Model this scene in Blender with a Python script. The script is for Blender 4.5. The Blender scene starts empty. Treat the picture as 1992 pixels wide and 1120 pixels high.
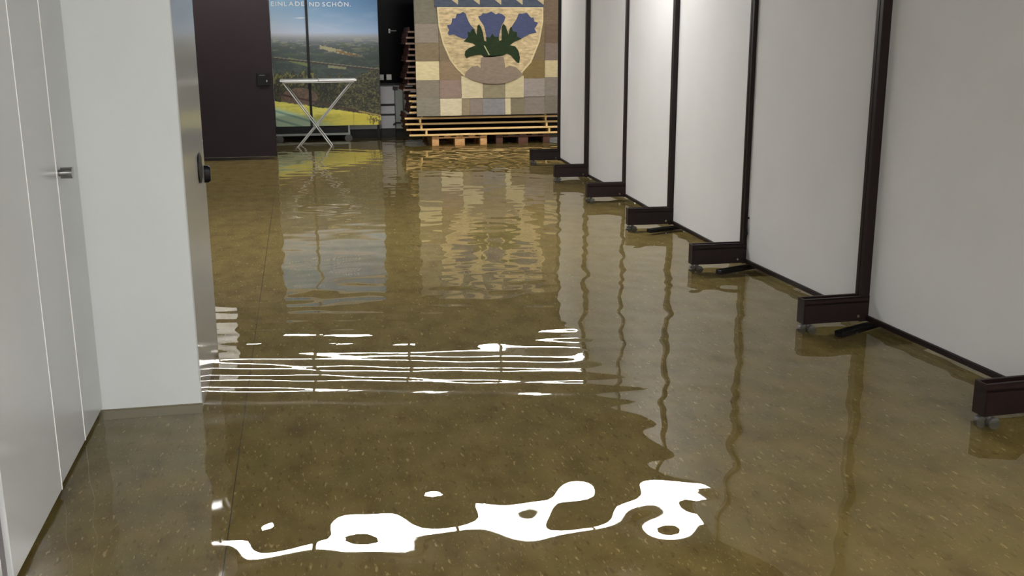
import bpy, bmesh, math, random
import numpy as np
from mathutils import Matrix, Vector

S = bpy.context.scene
COL = S.collection
random.seed(4)
RNG = np.random.default_rng(11)

# ------------------------------------------------------------------ camera
PITCH, YAW, ROLL, FPX = math.radians(13.631), math.radians(-11.503), 0.0045, 2000.0
ZW = 0.04                                  # water level above the floor
cam = bpy.data.cameras.new('camera')
cam.sensor_width = 36.0
cam.lens = 36.0 * FPX / 1992.0
cam.clip_start, cam.clip_end = 0.05, 100
cam_o = bpy.data.objects.new('camera', cam)
COL.objects.link(cam_o)
c, s = math.cos(PITCH), math.sin(PITCH)
_F, _U, _R = Vector((0, c, -s)), Vector((0, s, c)), Vector((1, 0, 0))
_R2 = _R * math.cos(ROLL) - _U * math.sin(ROLL)
_U2 = _U * math.cos(ROLL) + _R * math.sin(ROLL)
_m = Matrix((_R2, _U2, -_F)).transposed()
cam_o.matrix_world = Matrix.Translation((0, 0, 1.47 + ZW)) @ (Matrix.Rotation(YAW, 3, 'Z') @ _m).to_4x4()
S.camera = cam_o

# ------------------------------------------------------------------ world, exposure
w = bpy.data.worlds.new('world'); S.world = w
w.use_nodes = True
w.node_tree.nodes['Background'].inputs[0].default_value = (0.02, 0.02, 0.022, 1)
S.view_settings.view_transform = 'Standard'
S.view_settings.look = 'None'
S.view_settings.gamma = 1.0
S.view_settings.use_curve_mapping = False
S.view_settings.exposure = 2.15
LAMP = 15.0                                 # radiance of the fluorescent tubes
LAMP_ROWS = (-3.0, -0.6, 8.0, 12.85)

# ------------------------------------------------------------------ helpers
def lin(r, g, b):
    f = lambda v: ((v / 255 + 0.055) / 1.055) ** 2.4 if v > 10 else v / 255 / 12.92
    return (f(r), f(g), f(b), 1.0)

def mat(name, col, rough=0.5, metal=0.0, spec=0.5, noise=None, bump=None, emit=None, coat=0.0):
    """col linear rgba; noise=(scale, amount, (sx,sy,sz)); bump=(scale, strength, (sx,sy,sz))"""
    m = bpy.data.materials.new(name); m.use_nodes = True
    nt = m.node_tree; b = nt.nodes['Principled BSDF']
    b.inputs['Base Color'].default_value = col
    b.inputs['Roughness'].default_value = rough
    b.inputs['Metallic'].default_value = metal
    b.inputs['Specular IOR Level'].default_value = spec
    b.inputs['Coat Weight'].default_value = coat
    if emit:
        b.inputs['Emission Color'].default_value = emit[0]
        b.inputs['Emission Strength'].default_value = emit[1]
    if noise or bump:
        tc = nt.nodes.new('ShaderNodeTexCoord')
    def ntex(scale, st):
        mp = nt.nodes.new('ShaderNodeMapping'); mp.inputs['Scale'].default_value = st
        nt.links.new(tc.outputs['Object'], mp.inputs['Vector'])
        n = nt.nodes.new('ShaderNodeTexNoise'); n.inputs['Scale'].default_value = scale
        n.inputs['Detail'].default_value = 5
        nt.links.new(mp.outputs[0], n.inputs['Vector'])
        return n
    if noise:
        n = ntex(noise[0], noise[2] if len(noise) > 2 else (1, 1, 1))
        r = nt.nodes.new('ShaderNodeValToRGB')
        a = noise[1]
        r.color_ramp.elements[0].position = 0.3
        r.color_ramp.elements[1].position = 0.7
        r.color_ramp.elements[0].color = [max(0, v * (1 - a)) for v in col[:3]] + [1]
        r.color_ramp.elements[1].color = [min(1, v * (1 + a)) for v in col[:3]] + [1]
        nt.links.new(n.outputs['Fac'], r.inputs['Fac'])
        nt.links.new(r.outputs['Color'], b.inputs['Base Color'])
    if bump:
        n = ntex(bump[0], bump[2] if len(bump) > 2 else (1, 1, 1))
        bp = nt.nodes.new('ShaderNodeBump'); bp.inputs['Strength'].default_value = bump[1]
        bp.inputs['Distance'].default_value = 0.01
        nt.links.new(n.outputs['Fac'], bp.inputs['Height'])
        nt.links.new(bp.outputs['Normal'], b.inputs['Normal'])
    return m

def link(name, me, m, parent=None, loc=None):
    o = bpy.data.objects.new(name, me); COL.objects.link(o)
    if m is not None and not me.materials: me.materials.append(m)
    if loc is not None: o.location = loc
    if parent is not None: o.parent = parent
    return o

def mesh(name, bm):
    me = bpy.data.meshes.new(name); bmesh.ops.recalc_face_normals(bm, faces=bm.faces[:])
    bm.to_mesh(me); bm.free(); return me

def bm_box(bm, x0, x1, y0, y1, z0, z1):
    M = Matrix.Translation(((x0 + x1) / 2, (y0 + y1) / 2, (z0 + z1) / 2)) @ Matrix.Diagonal((x1 - x0, y1 - y0, z1 - z0, 1))
    return bmesh.ops.create_cube(bm, size=1, matrix=M)['verts']

def bevel(bm, w_, seg=1):
    if w_ > 0:
        bmesh.ops.bevel(bm, geom=bm.edges[:], offset=w_, segments=seg, affect='EDGES', profile=0.5)

def box(name, x0, x1, y0, y1, z0, z1, m, parent=None, bev=0.002):
    """a bevelled box given in the parent's (or world) coordinates"""
    bm = bmesh.new(); bm_box(bm, x0, x1, y0, y1, z0, z1); bevel(bm, bev)
    return link(name, mesh(name, bm), m, parent)

def bm_rod(bm, a, b, r, n=14, r2=None):
    a, b = Vector(a), Vector(b); d = b - a
    q = d.to_track_quat('Z', 'Y').to_matrix().to_4x4()
    return bmesh.ops.create_cone(bm, cap_ends=True, segments=n, radius1=r, radius2=r if r2 is None else r2, depth=d.length,
                          matrix=Matrix.Translation((a + b) / 2) @ q)['verts']

def smooth(me, ang=40):
    for p in me.polygons: p.use_smooth = True
    try: me.set_sharp_from_angle(angle=math.radians(ang))
    except Exception: pass

def rod(name, a, b, r, m, parent=None, n=14):
    bm = bmesh.new(); bm_rod(bm, a, b, r, n); me = mesh(name, bm); smooth(me)
    return link(name, me, m, parent)

def empty(name, loc=(0, 0, 0), rz=0.0):
    o = bpy.data.objects.new(name, None); COL.objects.link(o)
    o.location = loc; o.rotation_euler = (0, 0, rz); o.empty_display_size = 0.1
    return o

def tag(o, label, cat, group=None):
    o['label'] = label; o['category'] = cat
    if group: o['group'] = group
    return o

def structure(o, label=None):
    o['kind'] = 'structure'
    if label: o['label'] = label
    return o

# ------------------------------------------------------------------ materials
M_white = mat('grey_white_laminate', (0.54, 0.555, 0.55, 1), rough=0.26, spec=0.5, noise=(1.3, 0.03))
M_pier = mat('white_painted_board', (0.56, 0.585, 0.585, 1), rough=0.5, noise=(1.1, 0.03))
M_steel_side = mat('brushed_steel_cladding', (0.46, 0.455, 0.45, 1), rough=0.17, metal=0.0, spec=0.6, bump=(60, 0.02, (1, 1, 0.05)))
M_wall = mat('painted_wall', (0.72, 0.72, 0.70, 1), rough=0.7, noise=(2, 0.03))
M_ceiling = mat('ceiling_board', (0.075, 0.07, 0.065, 1), rough=0.8, noise=(40, 0.05))
M_plinth = mat('dark_plinth', (0.02, 0.019, 0.018, 1), rough=0.6)
M_panel = mat('partition_fabric', (0.645, 0.64, 0.63, 1), rough=0.75, noise=(1.6, 0.035), bump=(220, 0.06))
M_frame = mat('dark_brown_enamel', lin(28, 15, 15), rough=0.45, spec=0.3, noise=(14, 0.12))
M_rubber = mat('grey_caster_rubber', (0.09, 0.088, 0.085, 1), rough=0.5)
M_chrome = mat('bright_steel', (0.62, 0.61, 0.6, 1), rough=0.18, metal=1.0)
M_black = mat('black_plastic', (0.006, 0.006, 0.007, 1), rough=0.4, spec=0.2)
M_ddoor = mat('aubergine_door_lacquer', lin(33, 25, 28), rough=0.5, spec=0.15, noise=(3, 0.08))
M_glass_dark = mat('dark_glass', (0.002, 0.002, 0.0025, 1), rough=0.25, spec=0.03)
M_grey = mat('grey_cabinet', lin(196, 195, 200), rough=0.55, noise=(3, 0.05))
M_greygreen = mat('grey_green_post', lin(150, 156, 150), rough=0.5)
M_socket = mat('pale_socket_plastic', lin(190, 190, 182), rough=0.4)
M_edge = mat('pale_pine', lin(226, 190, 128), rough=0.55, noise=(9, 0.16, (0.3, 1, 6)))
M_edge2 = mat('grey_brown_pine', lin(118, 94, 80), rough=0.6, noise=(9, 0.2, (0.3, 1, 6)))  # darker, greyer tone for the upper board edges
M_redwood = mat('dark_red_stained_wood', lin(58, 24, 17), rough=0.6, spec=0.2, noise=(10, 0.25, (0.3, 3, 3)))
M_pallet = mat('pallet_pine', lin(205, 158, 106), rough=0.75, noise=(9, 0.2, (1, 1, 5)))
M_pallet2 = mat('dark_pallet_pine', lin(82, 50, 34), rough=0.7, noise=(9, 0.2, (1, 1, 5)))  # darker brown for the right-hand pallet
M_tabletop = mat('white_tabletop', (0.85, 0.85, 0.85, 1), rough=0.35, noise=(6, 0.03))
M_tableleg = mat('silver_tube', (0.5, 0.5, 0.49, 1), rough=0.35, metal=0.4)
M_lampbody = mat('lamp_housing', (0.7, 0.7, 0.7, 1), rough=0.5)
M_tube = mat('lit_fluorescent_tube', (0.9, 0.9, 0.9, 1), emit=((1.0, 0.985, 0.96, 1), LAMP))
M_tube_mid = mat('lit_tube_mid_row', (0.9, 0.9, 0.9, 1), emit=((1.0, 0.985, 0.96, 1), LAMP * .54))
M_tube_far = mat('lit_tube_far_row', (0.9, 0.9, 0.9, 1), emit=((1.0, 0.97, 0.92, 1), LAMP * .62))
M_letter = mat('white_print', (0.93, 0.95, 0.95, 1), rough=0.5)
M_cord = mat('cord', (0.25, 0.22, 0.18, 1), rough=0.8)

def floor_material():
    m = bpy.data.materials.new('olive_brown_linoleum'); m.use_nodes = True
    nt = m.node_tree; N = nt.nodes; L = nt.links; b = N['Principled BSDF']
    b.inputs['Roughness'].default_value = 0.6
    b.inputs['Specular IOR Level'].default_value = 0.04      # wetted: index matched by the water above it
    tc = N.new('ShaderNodeTexCoord')
    def nz(scale, st, detail=4, w_=0):
        mp = N.new('ShaderNodeMapping'); mp.inputs['Scale'].default_value = st; mp.inputs['Location'].default_value = (w_, w_, 0)
        L.new(tc.outputs['Object'], mp.inputs['Vector'])
        n = N.new('ShaderNodeTexNoise'); n.inputs['Scale'].default_value = scale; n.inputs['Detail'].default_value = detail
        L.new(mp.outputs[0], n.inputs['Vector']); return n.outputs['Fac']
    def ramp(fac, stops):
        r = N.new('ShaderNodeValToRGB'); L.new(fac, r.inputs['Fac'])
        while len(r.color_ramp.elements) > 1: r.color_ramp.elements.remove(r.color_ramp.elements[-1])
        for i, (p, cl) in enumerate(stops):
            e = r.color_ramp.elements[0] if i == 0 else r.color_ramp.elements.new(p)
            e.position = p; e.color = cl
        return r.outputs['Color']
    def mix(fac, a, b_):
        x = N.new('ShaderNodeMix'); x.data_type = 'RGBA'
        L.new(fac, x.inputs[0]); L.new(a, x.inputs[6])
        if isinstance(b_, tuple): x.inputs[7].default_value = b_
        else: L.new(b_, x.inputs[7])
        return x.outputs[2]
    base = ramp(nz(9, (1, 0.55, 1), 8), [(0.28, (0.128, 0.092, 0.035, 1)), (0.5, (0.196, 0.150, 0.060, 1)), (0.74, (0.245, 0.195, 0.084, 1))])
    fl = ramp(nz(46, (1.5, 0.42, 1), 2), [(0.64, (0, 0, 0, 1)), (0.71, (0.75, 0.75, 0.75, 1))])
    fl2 = ramp(nz(120, (1.3, 0.5, 1), 1, 7.3), [(0.66, (0, 0, 0, 1)), (0.74, (0.5, 0.5, 0.5, 1))])
    dk = ramp(nz(38, (1.4, 0.4, 1), 2, 3.1), [(0.30, (0.45, 0.45, 0.45, 1)), (0.39, (0, 0, 0, 1))])
    tone = ramp(nz(5, (1, 0.7, 1), 5, 1.7), [(0.38, (0, 0, 0, 1)), (0.62, (0.55, 0.55, 0.55, 1))])
    base = mix(tone, base, (0.172, 0.146, 0.055, 1))          # olive drift
    cl = mix(fl, base, (0.44, 0.36, 0.19, 1))
    cl = mix(fl2, cl, (0.46, 0.37, 0.20, 1))
    cl = mix(dk, cl, (0.075, 0.05, 0.018, 1))
    L.new(cl, b.inputs['Base Color'])
    return m
M_floor = floor_material()

def water_material():
    m = bpy.data.materials.new('flood_water'); m.use_nodes = True
    nt = m.node_tree; N = nt.nodes; L = nt.links
    for n in list(N): N.remove(n)
    out = N.new('ShaderNodeOutputMaterial'); mx = N.new('ShaderNodeMixShader')
    tr = N.new('ShaderNodeBsdfTransparent'); tr.inputs['Color'].default_value = (0.93, 0.90, 0.80, 1)
    gl = N.new('ShaderNodeBsdfGlossy'); gl.inputs['Roughness'].default_value = 0.0
    gl.inputs['Color'].default_value = (1, 1, 1, 1)
    fr = N.new('ShaderNodeFresnel'); # same reflectance from below as from above: the node inverts its IOR on back faces
    ge = N.new('ShaderNodeNewGeometry'); mi = N.new('ShaderNodeMix'); mi.data_type = 'FLOAT'
    mi.inputs[2].default_value = 1.33; mi.inputs[3].default_value = 1 / 1.33
    L.new(ge.outputs['Backfacing'], mi.inputs[0]); L.new(mi.outputs[0], fr.inputs['IOR'])
    L.new(fr.outputs[0], mx.inputs[0]); L.new(tr.outputs[0], mx.inputs[1]); L.new(gl.outputs[0], mx.inputs[2])
    L.new(mx.outputs[0], out.inputs[0])
    return m
M_water = water_material()

# ------------------------------------------------------------------ the setting
ZC = 2.70
XL, XR, YB, YF = -3.5, 7.5, -4.0, 16.45
fl = structure(box('floor', XL - .1, XR + .1, YB - .1, YF + .1, -0.12, -0.004, M_plinth, bev=0))
SEAM = [-3.55, -2.29, -0.288, 3.45, 5.45, 7.55]
for i in range(len(SEAM) - 1):
    box('linoleum_sheet', SEAM[i] + .0018, SEAM[i + 1] - .0018, YB - .05, YF + .05, -0.004, 0.0, M_floor, fl, bev=0)
structure(box('ceiling', XL - .1, XR + .1, YB - .1, YF + .1, ZC, ZC + .1, M_ceiling, bev=0))
structure(box('wall_back', XL - .1, XR + .1, YF, YF + .12, 0, ZC, M_wall, bev=0))
structure(box('wall_right', XR, XR + .12, YB, YF, 0, ZC, M_wall, bev=0))
structure(box('wall_rear', XL - .1, XR + .1, YB - .12, YB, 0, ZC, M_wall, bev=0))
structure(box('wall_far_left', XL - .12, XL, 5.2, YF, 0, ZC, M_ddoor, bev=0))
structure(box('baseboard_back', XL, XR, YF - .015, YF, 0, 0.135, M_plinth, bev=0.003))

# left wall with flush grey-white leaves standing on a dark plinth
structure(box('wall_left', -1.2, -0.905, YB, 4.225, 0, ZC, M_plinth, bev=0))
d1 = structure(box('door_1', -0.903, -0.838, 2.795, 3.408, 0.058, ZC - .02, M_white, bev=0.003), 'grey-white door leaf in the left wall')
structure(box('trim_1', -0.903, -0.850, 3.411, 3.862, 0.052, ZC - .01, M_white, bev=0.003), 'narrow grey-white panel beside the door leaf')
tr2 = structure(box('trim_2', -0.903, -0.850, 3.866, 4.222, 0.052, ZC - .01, M_white, bev=0.003), 'grey-white leaf with a steel knob')
structure(box('trim_3', -0.903, -0.852, 2.735, 2.793, 0.05, ZC - .01, mat('mauve_grey_jamb', lin(120, 112, 116), rough=0.4), bev=0.002), 'mauve-grey door jamb')
structure(box('trim_4', -0.903, -0.846, 2.715, 2.733, 0.05, ZC - .01, M_chrome, bev=0.004), 'bright metal edge strip')
structure(box('door_2', -0.903, -0.840, 1.75, 2.712, 0.058, ZC - .02, M_white, bev=0.003))
structure(box('trim_5', -0.903, -0.850, YB, 1.745, 0.052, ZC - .01, M_white, bev=0.003))
M_edge_highlight = mat('painted_edge_highlight', (0.86, 0.86, 0.84, 1), rough=0.3)  # pale strips paint the light catching the leaf edges at the seams
box('edge_highlight', -0.868, -0.8365, 3.4035, 3.4095, 0.058, ZC - .02, M_edge_highlight, d1, bev=0.001)
box('edge_highlight', -0.868, -0.8485, 3.8635, 3.8690, 0.052, ZC - .01, M_edge_highlight, tr2, bev=0.001)
def knob(parent):
    bm = bmesh.new()
    prof = [(0, .0), (.010, .0), (.010, .008), (.0165, .008)]
    bm_rod(bm, (-.850, 3.90, 1.052), (-.838, 3.90, 1.052), .012, 24)
    v = bm_rod(bm, (-.842, 3.90, 1.052), (-.803, 3.90, 1.052), .0200, 32)
    me = mesh('knob', bm); smooth(me)
    k = link('knob', me, mat('knob_steel', (0.30, 0.30, 0.30, 1), rough=0.16, metal=1.0), parent)
    k['label'] = 'round brushed steel knob'
knob(tr2)

# white pier projecting from the left wall
pier = structure(box('wall_pier', -0.862, -0.470, 4.245, 5.13, 0.0, ZC, M_plinth, bev=0), 'white pier with a brushed steel side')
box('front_panel', -0.862, -0.462, 4.225, 4.247, 0.028, ZC, M_pier, pier, bev=0.002)
bm = bmesh.new()
vs = bm_box(bm, -0.472, -0.460, 4.247, 5.14, 0.006, ZC - .01)
bevel(bm, .0015)
sp = link('side_panel', mesh('side_panel', bm), M_steel_side, pier); sp['label'] = 'brushed steel side of the pier'
box('skirting', -0.866, -0.458, 4.219, 4.226, 0.0, 0.043, mat('grey_skirting', lin(112, 106, 84), rough=.5), pier, bev=0.001)
def oval_pull(y, z, ry, rz, name, depth):
    bm = bmesh.new()
    n = 28
    rings = [(1.0, 0.0), (1.0, depth * .6), (.8, depth)]
    rows = []
    for k, dx in rings:
        rows.append([bm.verts.new((-.460 + dx, y + ry * k * math.cos(2 * math.pi * i / n), z + rz * k * math.copysign(abs(math.sin(2 * math.pi * i / n)) ** .7, math.sin(2 * math.pi * i / n)))) for i in range(n)])
    for a, b_ in zip(rows[:-1], rows[1:]):
        for i in range(n): bm.faces.new((a[i], a[(i + 1) % n], b_[(i + 1) % n], b_[i]))
    bm.faces.new(rows[-1]); bm.faces.new(rows[0][::-1])
    me = mesh(name, bm); smooth(me)
    o = link(name, me, M_black, pier); o['label'] = 'black oval pull'
oval_pull(4.865, 0.945, 0.075, 0.070, 'pull', 0.010)
oval_pull(5.10, 0.888, 0.022, 0.042, 'pull', 0.028)

# dark aubergine door standing in front of the back wall
structure(box('wall_far_return', XL, -1.42, 13.72, 13.85, 0, ZC, M_ddoor, bev=0))
dd = structure(box('door_3', -1.415, -0.312, 13.70, 13.76, 0.045, 2.09, M_ddoor, bev=0.003), 'tall dark aubergine door leaf')
lk = box('lock_case', -0.508, -0.352, 13.675, 13.70, 0.94, 1.10, mat('lock_case_black', (0.006, 0.0055, 0.0065, 1), rough=.5, spec=.15), dd, bev=0.004)
box('latch', -0.392, -0.378, 13.664, 13.675, 0.985, 1.015, M_chrome, lk, bev=0.002)
box('slot_rim', -0.475, -0.405, 13.668, 13.675, 1.066, 1.076, mat('lock_rim', (0.09, 0.085, 0.09, 1), rough=.3), lk, bev=0.001)
structure(box('trim_6', -1.415, -0.97, 13.71, 13.80, 2.10, ZC, M_wall, bev=0.002), 'white wall piece above the dark door')

# black glazed door in the back wall
win = structure(box('window_1', 1.22, 2.6, YF - .035, YF - .012, 0.83, ZC, M_glass_dark, bev=0), 'black glazed back door')
for x in (1.235, 1.90):
    box('window_frame', x - .02, x + .02, YF - .05, YF - .034, 0.83, ZC, M_black, win)
box('window_sill', 1.215, 2.6, YF - .06, YF - .034, 0.815, 0.845, M_black, win)
bm = bmesh.new()
bm_rod(bm, (1.425, YF - .035, 1.634), (1.425, YF - .085, 1.634), .011, 12)
bm_rod(bm, (1.418, YF - .08, 1.634), (1.53, YF - .08, 1.634), .009, 12)
bm_box(bm, 1.412, 1.438, YF - .042, YF - .034, 1.60, 1.665)
me = mesh('lever_handle', bm); link('lever_handle', me, mat('dull_steel', (0.3, 0.3, 0.3, 1), rough=.4, metal=.8), win)

# ------------------------------------------------------------------ flood water
def water():
    xs = np.concatenate([np.arange(XL, -1.4, .2), np.arange(-1.4, 3.7, .026), np.arange(3.7, XR + .2, .2)])
    ys = np.concatenate([np.arange(YB, 2.4, .2), np.arange(2.4, 7.0, .024), np.arange(7.0, YF + .03, .036)])
    X, Y = np.meshgrid(xs, ys)
    h = np.zeros_like(X)
    rng = np.random.default_rng(33)
    def add(n, lmin, lmax, spread, slope, iso=False, weight=1.0):
        out = np.zeros_like(X)
        for _ in range(n):
            lam = math.exp(rng.uniform(math.log(lmin), math.log(lmax)))
            th = rng.uniform(0, 2 * math.pi) if iso else math.radians(79) + rng.normal(0, spread)
            k = 2 * math.pi / lam
            out += math.sin(1) ** 0 * np.sin(k * (X * math.cos(th) + Y * math.sin(th)) + rng.uniform(0, 6.283)) * (slope * math.sqrt(2.0 / n) / k)
        return out * weight
    sm = lambda a, b, v: np.clip((v - a) / (b - a), 0, 1) ** 2 * (3 - 2 * np.clip((v - a) / (b - a), 0, 1))
    far = sm(5.0, 6.2, Y); mid = sm(3.4, 3.9, Y) * (1 - far); near = 1 - sm(3.2, 3.9, Y)
    side = sm(1.1, 2.1, X)
    h += add(6, .14, .20, math.radians(2.5), .0185) * mid * (1 - .6 * side)
    h += add(5, .22, .5, math.radians(20), .006) * mid
    h += add(9, .30, .70, 0, .006, iso=True)
    h += add(14, .20, .46, 0, .021, iso=True) * near * (1 - .5 * side)
    h += add(10, .14, .34, math.radians(22), .0065) * far
    h += add(10, .14, .28, 0, .004, iso=True) * far
    for sg in (-1, 1):                     # slanting ripples along the partitions
        for lam, a_ in ((.16, .005), (.20, .007), (.27, .006)):
            th = math.pi / 2 + sg * math.radians(rng.uniform(38, 55)); k = 2 * math.pi / lam
            h += side * np.sin(k * (X * math.cos(th) + Y * math.sin(th)) + rng.uniform(0, 6.283)) * a_ / k
    V = np.stack([X, Y, ZW + h], -1).reshape(-1, 3)
    ny, nx = X.shape
    idx = np.arange(ny * nx).reshape(ny, nx)
    Q = np.stack([idx[:-1, :-1], idx[:-1, 1:], idx[1:, 1:], idx[1:, :-1]], -1).reshape(-1, 4)
    me = bpy.data.meshes.new('flood_water')
    me.from_pydata(V.tolist(), [], Q.tolist())
    me.polygons.foreach_set('use_smooth', [True] * len(me.polygons))
    o = link('flood_water', me, M_water)
    o['kind'] = 'stuff'
    tag(o, 'shallow rippled flood water covering the whole brown floor', 'water')
water()

# ------------------------------------------------------------------ fluorescent lamps
def make_lamp(m_tube, hw):
    t = empty('ceiling_lamp')
    bm = bmesh.new(); bm_box(bm, -.595, .595, -hw - .025, hw + .025, -.05, 0.0); bevel(bm, .006)
    link('housing', mesh('housing', bm), M_lampbody, t)
    bm = bmesh.new(); bm_box(bm, -.58, .58, -hw, hw, -.105, -.05); bevel(bm, .02, 3)
    me = mesh('diffuser', bm); smooth(me); link('diffuser', me, m_tube, t)
    for s_ in (-1, 1):
        bm = bmesh.new(); bm_box(bm, s_ * .5875 - .0075, s_ * .5875 + .0075, -hw - .025, hw + .025, -.11, -.03)
        link('end_cap', mesh('end_cap', bm), M_lampbody, t)
    return t
def copy_tree(o, parent=None):
    c_ = o.copy(); COL.objects.link(c_); c_.parent = parent
    for ch in list(o.children): copy_tree(ch, c_)
    return c_
for yr, nm in zip(LAMP_ROWS, ('at the rear wall', 'just behind the camera', 'halfway down the hall', 'before the back wall')):
    lamp0 = make_lamp(M_tube if yr < 5 else M_tube_mid if yr < 10 else M_tube_far, .11 if 5 < yr < 10 else .065)
    for k in range(-1, 6):
        o = lamp0 if k == -1 else copy_tree(lamp0)
        o.location = (-0.565 + 1.2 * k, yr, ZC)
        tag(o, ('leftmost', 'second', 'third', 'fourth', 'fifth', 'sixth', 'seventh')[k + 1] + ' white fluorescent lamp from the left in the row ' + nm, 'lamp', 'ceiling lamps ' + nm)

# ------------------------------------------------------------------ movable partitions
POSTS = [(3.125, 12.29), (3.035, 10.70), (2.985, 9.235), (2.905, 7.74), (2.860, 6.245), (2.890, 4.775), (2.950, 3.40), (2.98, 1.95)]
PH = 2.05
PROT = [.030, .036, .018, .032, .020, .044, .036, .036]     # how far each post stands proud of the boards
PART_LABELS = ['farthest white partition panel, the one nearest the tapestry', 'second white partition panel from the tapestry',
               'third white partition panel from the tapestry', 'fourth white partition panel from the tapestry, brightly lit at its top',
               'fifth white partition panel from the tapestry, with a small latch on its post', 'wide white partition panel cut off by the right picture edge',
               'white partition panel just past the right picture edge, seen only as a reflection']
def foot(parent, y, bar=False):
    """cross foot at local y of the panel: U channel with end plates, two casters"""
    f = bmesh.new()
    w2 = .035
    bm_box(f, -.385, .385, y - w2, y - w2 + .006, .062, .192)
    bm_box(f, -.385, .385, y + w2 - .006, y + w2, .062, .192)
    bm_box(f, -.385, .385, y - w2, y + w2, .158, .170)
    bm_box(f, -.388, -.380, y - w2, y + w2, .062, .194)
    bm_box(f, .380, .388, y - w2, y + w2, .062, .194)
    bm_box(f, -.383, .383, y - w2, y - w2 + .014, .186, .194)
    bm_box(f, -.383, .383, y + w2 - .014, y + w2, .186, .194)
    fo = link('foot', mesh('foot', f), M_frame, parent); fo['label'] = 'dark brown cross foot on casters'
    for sx in (-1, 1):
        cb = bmesh.new(); cxx = sx * .345
        bm_rod(cb, (cxx, y - .008, .062), (cxx, y - .008, .046), .012, 12)
        bm_rod(cb, (cxx + .012, y - .034, .028), (cxx + .012, y - .012, .028), .024, 20)
        bm_rod(cb, (cxx - .024, y - .006, .028), (cxx - .024, y + .016, .028), .024, 20)
        me = mesh('caster', cb); smooth(me)
        link('caster', me, M_rubber, fo)
        sb = bmesh.new()
        bm_rod(sb, (sx * .075, y - w2 - .004, .088), (sx * .075, y - w2 + .002, .088), .008, 12)
        link('screw', mesh('screw', sb), M_chrome, fo)
    if bar:                                            # folded stabiliser bar lying in the water
        q = bmesh.new(); bm_box(q, -.27, .17, -.026, .026, .018, .046); bevel(q, .003)
        bmesh.ops.transform(q, matrix=Matrix.Translation((0, y - .035, 0)) @ Matrix.Rotation(math.radians(24), 4, 'Z'), verts=q.verts)
        link('stabiliser_bar', mesh('stabiliser_bar', q), M_black, fo)
for i in range(7):
    (xa, ya), (xb, yb) = POSTS[i], POSTS[i + 1]        # a far end, b near end
    L = math.hypot(xb - xa, yb - ya)
    ang = math.atan2(xa - xb, -(ya - yb)) + math.pi    # local +y runs from near end to far end
    ang = -math.atan2(xa - xb, ya - yb)
    t = empty('partition_panel', (xb, yb, 0), ang)
    tag(t, PART_LABELS[i], 'partition', 'movable white partition panels')
    g = .0006
    pw = .030
    th = .020
    pa, pb = PROT[i], PROT[i + 1]
    box('board', -th + .004, th - .004, pw, L - pw, .085, PH - .03, M_panel, t, bev=0.001)
    box('post', -th - pb, th + pb, g, pw, .055, PH, M_frame, t, bev=0.003)
    box('post', -th - pa, th + pa, L - pw, L - g, .055, PH, M_frame, t, bev=0.003)
    rl = bmesh.new()
    bm_box(rl, -th - .002, th + .002, pw, L - pw, .058, .088)
    bm_box(rl, -th - .010, th + .010, pw, L - pw, .076, .088)
    link('bottom_rail', mesh('bottom_rail', rl), M_frame, t)
    box('top_rail', -th - .002, th + .002, pw, L - pw, PH - .032, PH - .002, M_frame, t, bev=0.002)
    foot(t, 0.0, i in (2, 3, 4))
    if i == 0: foot(t, L)
    if i == 4:                                          # latch hooked on the post towards its far neighbour
        bm = bmesh.new()
        bm_rod(bm, (-.03, L - .045, .265), (-.03, L - .045, .335), .010, 12, .004)
        bm_rod(bm, (-.03, L - .045, .225), (-.03, L - .045, .265), .004, 12, .012)
        bm_rod(bm, (-.034, L - .055, .365), (-.020, L - .055, .365), .007, 10)
        me = mesh('latch', bm); smooth(me); link('latch', me, M_black, t)

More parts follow.
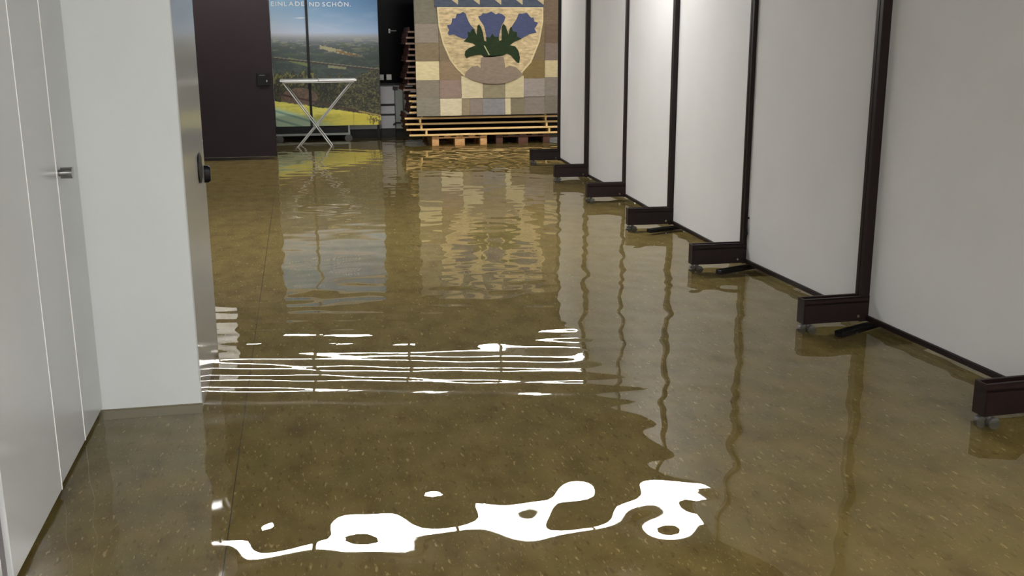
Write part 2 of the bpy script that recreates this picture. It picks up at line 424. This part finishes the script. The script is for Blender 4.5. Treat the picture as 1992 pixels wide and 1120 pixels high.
# ------------------------------------------------------------------ poster display on casters
def poster_color(xp, yp):
    """landscape print; xp, yp arrays in poster units (about 7.6 mm)"""
    rng = np.random.default_rng(5)
    def vnoise(x, y, seed):
        r = np.random.default_rng(seed).random((256, 256))
        xi, yi = np.floor(x).astype(int), np.floor(y).astype(int)
        fx, fy = x - xi, y - yi
        fx = fx * fx * (3 - 2 * fx); fy = fy * fy * (3 - 2 * fy)
        g_ = lambda a, b_: r[a % 256, b_ % 256]
        return (g_(xi, yi) * (1 - fx) + g_(xi + 1, yi) * fx) * (1 - fy) + (g_(xi, yi + 1) * (1 - fx) + g_(xi + 1, yi + 1) * fx) * fy
    def fb(x, y, seed): return (vnoise(x, y, seed) * .5 + vnoise(x * 2.1, y * 2.1, seed + 1) * .3 + vnoise(x * 4.3, y * 4.3, seed + 2) * .2)
    C = np.zeros(xp.shape + (3,))
    def lay(mask, col):
        mask = np.clip(mask, 0, 1)[..., None]
        C[:] = C * (1 - mask) + np.asarray(col, float) * mask
    sst = lambda a, b_, v: np.clip((v - a) / (b_ - a), 0, 1)
    # sky
    t = sst(-70, 66, yp)[..., None]; u = sst(525, 740, xp)[..., None]
    top = np.array([84, 146, 190]) * (1 - u) + np.array([20, 84, 146]) * u
    low = np.array([186, 190, 202]) * (1 - u) + np.array([148, 174, 204]) * u
    C[:] = top * (1 - t ** 1.7) + low * t ** 1.7
    lay((fb(xp / 40, yp / 10, 3) - .47) * .45, (190, 200, 212))
    lay(np.exp(-((yp - 34 + (xp - 580) * .03) / 1.0) ** 2) * np.exp(-((xp - 577) / 10) ** 2), (225, 235, 240))
    # haze and plain
    lay(sst(62, 72, yp), (142, 146, 154))
    lay(sst(70, 84, yp) * .9, (92, 102, 106))
    lay(sst(82, 98, yp) * .9, (62, 78, 76))
    f = fb(xp / 16, yp / 2.6, 20)
    lay((f > .60) * sst(68, 76, yp) * (1 - sst(100, 108, yp)) * .55, (160, 158, 140))
    lay((fb(xp / 22, yp / 3.5, 26) > .60) * sst(76, 86, yp) * (1 - sst(106, 112, yp)) * .6, (84, 98, 66))
    d = yp - (92 + (xp - 620) * .24)
    lay((np.abs(d + 6 * (fb(xp / 6, yp / 6, 31) - .5)) < 3.6) * (xp > 614) * (xp < 702), (186, 178, 138))
    lay((np.abs(d - 0 + 8 * (fb(xp / 5, yp / 5, 33) - .5)) < 2.4) * (xp > 645) * (xp < 690), (140, 112, 66))
    # wooded slope
    lay(sst(106, 114, yp + (xp - 630) * .02), (50, 66, 62))
    lay((fb(xp / 9, yp / 4, 41) > .56) * sst(108, 116, yp) * .5, (84, 102, 84))
    lay((np.abs(yp - 120 - (xp - 575) * .28) < 4.2) * (xp > 553) * (xp < 592), (122, 136, 76))
    lay((np.abs(yp - 130 - (xp - 645) * .1) < 2.6) * (xp > 630) * (xp < 666), (150, 152, 112))
    # conifers
    edge = np.where(xp < 602, 139, np.where(xp < 690, 150, 150 - (xp - 690) * .55))
    edge = edge + 9 * (fb(xp / 4.5, np.zeros_like(xp), 51) - .5) * 2
    tm = yp > edge
    n = fb(xp / 3.0, yp / 3.4, 60)
    lay(tm * 1.0, (34, 38, 24))
    lay(tm * sst(.46, .62, n), (92, 92, 46))
    lay(tm * (xp > 650) * sst(.52, .68, fb(xp / 4.4, yp / 2.2, 66)), (128, 122, 74))
    lay(tm * sst(.60, .70, fb(xp / 2.2, yp / 5, 63)) * .8, (24, 26, 18))
    lay(tm * (yp < 166) * (xp < 602) * sst(.50, .62, n), (132, 128, 60))
    # earth mound
    r2 = ((xp - 573) / 36) ** 2 + ((yp - 190) / 20) ** 2
    lay((r2 < 1) * (yp < 204), (112, 92, 78))
    lay((r2 < 1) * (yp < 204) * sst(.5, .62, fb(xp / 3, yp / 3, 71)), (140, 112, 88))
    # meadow
    ge = 197 + (xp - 535) * .16 + 3 * (fb(xp / 5, yp * 0, 81) - .5)
    gm = yp > ge
    lay(gm * 1.0, (206, 198, 92))
    lay(gm * sst(.4, .65, fb(xp / 12, yp / 3, 85)) * .6, (170, 172, 66))
    lay(gm * sst(610, 690, xp) * .7, (226, 206, 70))
    pm = sst(0, 9, yp - (207 + (xp - 535) * .30))
    lay(gm * pm * (1 - sst(598, 650, xp)), (168, 190, 160))
    lay(gm * pm * (np.abs((yp - 212 - (xp - 535) * .32) % 16 - 6) < 2.2) * (xp < 612), (122, 152, 134))
    lay(gm * (fb(xp / 3, yp / 5, 91) > .56) * sst(704, 722, xp), (96, 84, 36))
    # inclined rope rails
    l1 = yp - (112 + (xp - 530) * .119)
    lay(np.abs(l1) < 1.9, (52, 40, 36)); lay(np.abs(l1 + 1.6) < .8, (140, 136, 112))
    l2 = yp - (182 + (xp - 533) * .232)
    lay(np.abs(l2) < 1.9, (74, 46, 34)); lay((np.abs(l2 + .4) < 1.6) * (xp > 690), (206, 178, 104))
    lay((np.abs(xp - 680) < .7) * gm * .5, (150, 140, 60))
    v = C / 255.0
    v = np.where(v > .04045, ((v + .055) / 1.055) ** 2.4, v / 12.92)
    land = sst(74, 90, yp) * (1 - gm)                  # the print's wooded middle is deep in tone
    return np.clip(v * (1.36 - .54 * land)[..., None], 0, .95)

def print_material():
    m = bpy.data.materials.new('landscape_print'); m.use_nodes = True
    b = m.node_tree.nodes['Principled BSDF']; b.inputs['Roughness'].default_value = .45
    a = m.node_tree.nodes.new('ShaderNodeVertexColor'); a.layer_name = 'print'
    m.node_tree.links.new(a.outputs['Color'], b.inputs['Base Color'])
    return m
M_print = print_material()
YP = 16.0
def poster_board(parent, x0, x1, z0, z1):
    n, k = int((x1 - x0) / .0072), int((z1 - z0) / .0072)
    xs, zs = np.linspace(x0, x1, n), np.linspace(z0, z1, k)
    X, Z = np.meshgrid(xs, zs)
    top = np.stack([X, np.full_like(X, YP), Z], -1).reshape(-1, 3)
    idx = np.arange(n * k).reshape(k, n)
    Q = np.stack([idx[:-1, :-1], idx[:-1, 1:], idx[1:, 1:], idx[1:, :-1]], -1).reshape(-1, 4).tolist()
    V = top.tolist()
    bi = len(V)                                        # back face and rim give the board its thickness
    V += [(x0, YP + .018, z0), (x1, YP + .018, z0), (x1, YP + .018, z1), (x0, YP + .018, z1)]
    c0, c1, c2, c3 = int(idx[0, 0]), int(idx[0, -1]), int(idx[-1, -1]), int(idx[-1, 0])
    Q += [[bi + 1, bi, bi + 3, bi + 2]]
    Q += [list(map(int, idx[0, ::-1])) + [bi, bi + 1], list(map(int, idx[-1])) + [bi + 2, bi + 3],
          list(map(int, idx[:, 0])) + [bi + 3, bi], list(map(int, idx[::-1, -1])) + [bi + 1, bi + 2]]
    me = bpy.data.meshes.new('poster_board'); me.from_pydata(V, [], Q)
    xp = 527.5 + (X + .346) * 133.0 + (0.25 - Z) * 5.0
    yp = 247 - (Z - .233) * 134.2
    colr = poster_color(xp, yp).reshape(-1, 3)
    at = me.color_attributes.new('print', 'FLOAT_COLOR', 'POINT')
    full = np.ones((len(V), 4)); full[:len(colr), :3] = colr; full[len(colr):, :3] = .3
    at.data.foreach_set('color', full.ravel().astype(np.float32))
    return link('poster_board', me, M_print, parent)

def lettering(parent, text, x0, x1, zb, cap):
    """each letter a thin print of its own; (x0, x1) is the width of the whole line"""
    meshes = []
    for ch in text:
        if ch == ' ': meshes.append(None); continue
        cu = bpy.data.curves.new('letter', 'FONT'); cu.body = ch; cu.size = 1.0; cu.offset = .012
        to = bpy.data.objects.new('tmp', cu); COL.objects.link(to)
        bpy.context.view_layer.update()
        me = bpy.data.meshes.new_from_object(to.evaluated_get(bpy.context.evaluated_depsgraph_get()))
        bpy.data.objects.remove(to)
        co = np.empty(len(me.vertices) * 3, np.float32); me.vertices.foreach_get('co', co); co = co.reshape(-1, 3)
        co[:, 0] -= co[:, 0].min()
        meshes.append((me, co))
    GAP = .20
    wd = [.20 if m_ is None else m_[1][:, 0].max() + GAP for m_ in meshes]
    k = (x1 - x0) / (sum(wd) - GAP)
    caph = max(m_[1][:, 1].max() for m_, ch in zip(meshes, text) if m_ and ch != 'Ö')
    x = x0
    for m_, w_ in zip(meshes, wd):
        if m_:
            me, co = m_
            out = np.empty_like(co)
            out[:, 0] = x + co[:, 0] * k; out[:, 1] = YP - .003; out[:, 2] = zb + co[:, 1] / caph * cap
            me.vertices.foreach_set('co', out.ravel()); me.update(); me.materials.clear()
            link('letter', me, M_letter, parent)
        x += w_ * k

ds = empty('poster_display', (0, 0, 0))
tag(ds, 'tall landscape poster on two boards of a rolling display, blue sky over meadow', 'poster')
b1 = poster_board(ds, -.352, .158, .236, 2.45)
b2 = poster_board(ds, .192, 1.222, .236, 2.45)
lettering(b1, 'EINLADE', -.328, .152, 1.99, .062)
lettering(b2, 'ND SCHÖN.', .225, .83, 1.985, .062)
box('pole', .157, .193, YP - .02, YP + .02, .20, 2.47, M_black, ds)
box('plinth_board', -.36, .735, YP + .0, YP + .02, .128, .234, M_black, ds)
box('base_rail', -.36, .745, YP - .015, YP + .025, .092, .126, M_greygreen, ds)
box('upright', .715, .745, YP - .012, YP + .02, .10, .236, M_greygreen, ds)
for x in (-.33, .70):
    bm = bmesh.new()
    bm_rod(bm, (x, YP - .02, .045), (x, YP + .0, .045), .042, 20)
    bm_rod(bm, (x + .035, YP + .002, .045), (x + .035, YP + .022, .045), .042, 20)
    bm_box(bm, x - .01, x + .04, YP - .01, YP + .01, .06, .094)
    me = mesh('caster', bm); smooth(me); link('caster', me, M_rubber, ds)
box('rear_brace', 1.17, 1.20, YP + .018, YP + .45 - .02, .3, .33, M_black, ds)
box('stand_leg', 1.16, 1.20, YP + .018, YP + .05, 0, .3, M_black, ds)

# ------------------------------------------------------------------ folding table in front of the poster
tb = empty('folding_table', (0, 0, 0))
tag(tb, 'white folding table with crossed silver legs standing before the poster', 'table')
box('table_top', -.245, .275, 14.74, 15.20, .942, .968, M_tabletop, tb, bev=.006)
box('table_top', .281, .805, 14.74, 15.20, .946, .972, M_tabletop, tb, bev=.006)
box('apron', -.215, .775, 14.77, 15.17, .925, .942, M_tableleg, tb, bev=.003)
for y in (14.80, 15.08):
    o_ = 0 if y < 14.9 else .05
    rod('leg', (-.205 + o_ * .4, y, .928), (.440 + o_ * .4, y, .010), .0095, M_tableleg, tb)
    rod('leg', (.725 + o_, y + .03, .928), (-.075 + o_, y + .03, .010), .0095, M_tableleg, tb)
rod('foot_bar', (.438, 14.78, .012), (.462, 15.10, .012), .010, M_tableleg, tb)
rod('foot_bar', (-.077, 14.81, .012), (-.023, 15.13, .012), .010, M_tableleg, tb)

# ------------------------------------------------------------------ low cabinet, post and sockets on the back wall
cb = empty('drawer_cabinet', (0, 0, 0))
tag(cb, 'low grey cabinet with three drawer fronts below the dark glass', 'cabinet')
box('body', 1.245, 1.47, YF - .10, YF - .018, .14, .80, M_plinth, cb)
for z0, z1 in ((.15, .345), (.375, .495), (.53, .795)):
    box('drawer', 1.248, 1.465, YF - .115, YF - .10, z0, z1, M_grey, cb, bev=.003)
box('plinth', 1.245, 1.47, YF - .09, YF - .018, 0, .14, M_plinth, cb)
ps = empty('pipe_duct', (0, 0, 0))
tag(ps, 'grey-green upright duct between the low cabinet and the stacked boards', 'duct')
box('casing', 1.475, 1.60, YF - .12, YF - .018, .14, .80, M_greygreen, ps, bev=.012)
box('cap', 1.44, 1.52, YF - .14, YF - .12, .74, .79, M_plinth, ps)
bm = bmesh.new()
bm_rod(bm, (1.43, YF - .14, .20), (1.47, YF - .14, .235), .012, 10); bm_rod(bm, (1.47, YF - .14, .235), (1.56, YF - .14, .235), .012, 10)
link('bracket', mesh('bracket', bm), M_plinth, ps)
for x, w_, lb in ((1.283, .032, 'small pale wall socket at the edge of the poster'), (1.395, .04, 'square pale wall socket on the black wall below the lever handle')):
    so = empty('wall_socket', (x, YF - .06, .934)); tag(so, lb, 'socket', 'wall sockets by the poster')
    box('plate', -w_, w_, -.0, .024, -.042, .042, M_socket, so, bev=.004)
    rod('insert', (0, -.004, 0), (0, 0.002, 0), .02, M_grey, so)

# ------------------------------------------------------------------ pallets and the stack of boards
def pallet(x0, m, label):
    t = empty('wooden_pallet', (x0, 14.95, 0)); tag(t, label, 'pallet', 'pallets under the stacked boards')
    for y in (0.0, .53, 1.055):
        for xa, xb in ((0, .1), (.335, .48), (.71, .81)):
            box('block', xa, xb, y, y + .145, .022, .10, m, t, bev=.003)
    for xa, xb in ((0, .1), (.335, .48), (.71, .81)):
        box('runner', xa, xb, 0, 1.2, 0, .022, m, t, bev=.002)
    for y in (0.0, .53, 1.055): box('stringer', 0, .81, y, y + .145, .10, .122, m, t, bev=.002)
    for k in range(5): box('deck_board', k * .1775, k * .1775 + .1, 0, 1.2, .122, .144, m, t, bev=.002)
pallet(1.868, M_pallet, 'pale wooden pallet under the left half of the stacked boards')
pallet(2.815, M_pallet2, 'darker wooden pallet under the right half of the stacked boards')
ORD = ['lowest', 'second lowest', 'third lowest', 'fourth lowest', 'fifth lowest', 'sixth lowest', 'seventh lowest', 'eighth lowest', 'ninth lowest', 'tenth lowest',
       'ninth highest', 'eighth highest', 'seventh highest', 'sixth highest', 'fifth highest', 'fourth highest', 'third highest', 'second highest', 'highest']
XS = [1.535, 1.495, 1.480, 1.475, 1.545, 1.565, 1.55, 1.545, 1.47, 1.53, 1.50, 1.53, 1.55, 1.52, 1.55, 1.56, 1.52, 1.53, 1.56]
for i in range(19):
    x0, z0 = XS[i], .146 + i * .0805
    dy = 0 if i < 4 else random.uniform(.03, .09)
    t = empty('stacked_tabletop', (x0, 14.90 + dy, z0))
    tag(t, ORD[i] + ' red-brown wooden board with a pale edge in the stack behind the tapestry', 'board', 'boards stacked on the pallets')
    box('board', 0, 2.42, .026, .74, .003, .023, M_redwood, t, bev=.001)
    box('edge_strip', 0, 2.42, 0, .026, 0, .027, M_edge if i < 8 else M_edge2, t, bev=.002)
    for x in (.205 if i % 3 else .235, 2.06):
        box('cleat', x, x + .028, .008, .70, .0275, .0795, M_edge, t, bev=.002)
    box('batten', .012, .032, .06, .72, .024, .0785, M_redwood, t, bev=.001)

# ------------------------------------------------------------------ patchwork tapestry with a coat of arms
YT = 14.78
tp = empty('tapestry', (0, 0, 0))
tag(tp, 'beige patchwork tapestry with blue flowers in a vase hanging before the stacked boards', 'tapestry')
fx = lambda p: 1.641 + (p - 812) * .00753
fz = lambda p: .435 + (227 - p) * .00705
_fab = {}
def fabric(rgb, mott=.10):
    if rgb not in _fab:
        gy = sum(rgb) / 3; soft = [gy + (v - gy) * .82 for v in rgb]
        _fab[rgb] = mat('woven_wool_%d_%d_%d' % rgb, [v * .78 for v in lin(*soft)[:3]] + [1], rough=.9, spec=.1, noise=(14, mott, (1, 1, 3)), bump=(90, .35, (.35, 1, 2)))
    return _fab[rgb]
def poly_piece(name, pts, layer, rgb, mott=.10, thick=.007, label=None):
    """outline in tapestry units, extruded to a thin pad; layer = how far it stands proud"""
    bm = bmesh.new()
    vs = [bm.verts.new((fx(x), YT - layer, fz(y))) for x, y in pts]
    f = bm.faces.new(vs)
    r = bmesh.ops.extrude_face_region(bm, geom=[f])
    for v in r['geom']:
        if isinstance(v, bmesh.types.BMVert): v.co.y -= thick
    bmesh.ops.triangulate(bm, faces=[q for q in bm.faces if len(q.verts) > 4])
    o = link(name, mesh(name, bm), fabric(rgb, mott), tp)
    if label: o['label'] = label
    return o
def rect(x0, x1, y0, y1, rgb, layer=.006, mott=.10):
    g = .15
    j = lambda: random.uniform(-.35, .35)
    poly_piece('patch', [(x0 + g + j(), y0 + g + j()), (x1 - g + j(), y0 + g + j()), (x1 - g + j(), y1 - g + j()), (x0 + g + j(), y1 - g + j())], layer, rgb, mott)
TOPY = -38
poly_piece('backing', [(810.5, TOPY), (1104, TOPY), (1104, 226.4), (811.5, 227.3)], 0, (120, 110, 92), thick=.006)
for y0, y1, c_ in ((TOPY, 45, (128, 122, 104)), (45, 82, (152, 138, 122)), (82, 118, (142, 124, 94)), (118, 155, (232, 214, 160)), (155, 190, (152, 141, 120)), (190, 226.5, (156, 148, 129))):
    rect(811.5, 856, y0, y1, c_)
for y0, y1, c_ in ((TOPY, 46, (128, 108, 86)), (46, 84, (122, 99, 80)), (84, 118, (136, 119, 107)), (118, 152, (208, 190, 142)), (152, 190, (146, 135, 122)), (190, 225.5, (136, 126, 110))):
    rect(1059, 1103, y0, y1, c_)
for x0, x1, c_ in ((856, 897, (236, 220, 178)), (897, 913, (170, 152, 118)), (913, 938, (158, 142, 130)), (938, 981, (152, 149, 148)), (981, 992.5, (226, 210, 165)), (992.5, 1020, (144, 132, 104)), (1020, 1059, (149, 135, 124))):
    rect(x0, x1, 190, 226, c_)
# raised inner field
for x0, x1, y0, y1, c_ in ((856, 900, TOPY, 118, (138, 120, 92)), (856, 900, 118, 155, (156, 130, 100)), (1016, 1059, TOPY, 118, (132, 112, 80)), (1016, 1059, 118, 154, (140, 116, 70)), (900, 1016, TOPY, 155, (180, 158, 116)),
                           (856, 897, 155, 191, (164, 138, 122)), (897, 938, 148, 192, (226, 210, 165)), (938, 981, 155, 192.5, (158, 146, 114)), (981, 1018, 148, 192, (214, 198, 152)), (1018, 1059, 154, 190.5, (164, 151, 143))):
    rect(x0, x1, y0, y1, c_, layer=.016 if not (y0 == 148) else .017)
Z1 = lambda pts: [(800 + x * .1607, y * .1607) for x, y in pts]
poly_piece('shield_border', Z1([(332, 80), (1590, 84), (1590, 250), (1546, 505), (1446, 756), (1322, 900), (1250, 960), (980, 1020), (720, 965), (628, 912), (552, 836), (472, 724), (392, 524), (345, 310)]), .024, (224, 204, 150))
poly_piece('shield', Z1([(350, 96), (1574, 100), (1572, 250), (1528, 500), (1428, 745), (1312, 880), (1250, 940), (980, 1000), (720, 945), (638, 890), (565, 820), (490, 712), (410, 516), (362, 300)]), .026, (208, 182, 134), .32)
poly_piece('band', Z1([(305, -230), (1595, -230), (1595, 84), (305, 84)]), .026, (82, 90, 108), .18)
for k in range(5):
    x = 576 + k * 254
    poly_piece('tooth', Z1([(x - 200, -140), (x + 2, -140), (x + 2, 50), (x - 6, 50), (x - 70, 0)]), .028, (204, 182, 138))
FL = {'left': [(640,465),(575,440),(520,410),(465,420),(450,395),(470,360),(450,320),(445,300),(490,290),(500,265),(505,220),(545,215),(560,165),(600,160),(635,140),(665,165),(690,240),(725,305),(770,350),(760,420),(700,460)],
      'middle': [(810,195),(850,180),(865,155),(905,160),(935,150),(965,135),(1000,155),(1020,170),(1050,155),(1090,165),(1135,200),(1120,250),(1085,310),(1065,380),(1055,450),(975,460),(910,450),(895,380),(880,310),(840,250)],
      'right': [(1215,310),(1265,230),(1295,160),(1345,160),(1390,150),(1415,180),(1440,210),(1470,210),(1480,255),(1525,270),(1500,320),(1480,340),(1505,390),(1420,410),(1330,460),(1240,460),(1200,400)]}
for k, p in FL.items():
    poly_piece('flower', Z1(p), .034, (78, 86, 124), .12, label=k + ' blue flower')
poly_piece('leaves', Z1([(635,495),(690,440),(685,375),(715,390),(735,345),(760,350),(790,420),(800,310),(820,290),(845,330),(865,400),(880,490),(905,500),(900,440),(950,450),(975,400),(1000,440),(1050,440),(1060,490),(1085,480),(1090,320),(1110,285),(1135,310),(1170,420),(1185,340),(1205,315),(1220,375),(1270,385),(1270,440),(1330,465),(1240,500),(1185,545),(1250,560),(1285,610),(1305,700),(1295,765),(1255,740),(1200,670),(1150,645),(1100,670),(1040,680),(950,690),(880,690),(840,655),(760,665),(700,680),(665,700),(645,660),(655,610),(700,575),(775,545),(740,515)]), .040, (46, 62, 38), .15, label='dark green leaves')
poly_piece('stem_slit', Z1([(872, 550), (884, 545), (942, 660), (930, 664)]), .046, (196, 188, 140), thick=.003)
poly_piece('vase', Z1([(840,700),(880,680),(1050,668),(1110,690),(1120,760),(1125,820),(1180,795),(1250,810),(1320,880),(1330,910),(1250,965),(1120,1010),(980,1020),(850,1005),(720,960),(640,915),(660,865),(730,800),(800,790),(835,830),(835,760)]), .040, (152, 133, 114), .12, label='grey-brown vase')
rod('hanging_rod', (1.60, YT + .012, fz(TOPY) - .02), (3.88, YT + .012, fz(TOPY) - .02), .014, M_edge, tp)
for x in (1.9, 3.6):
    rod('cord', (x, YT + .012, fz(TOPY) - .02), (x, YT + .012, ZC), .003, M_cord, tp, n=8)
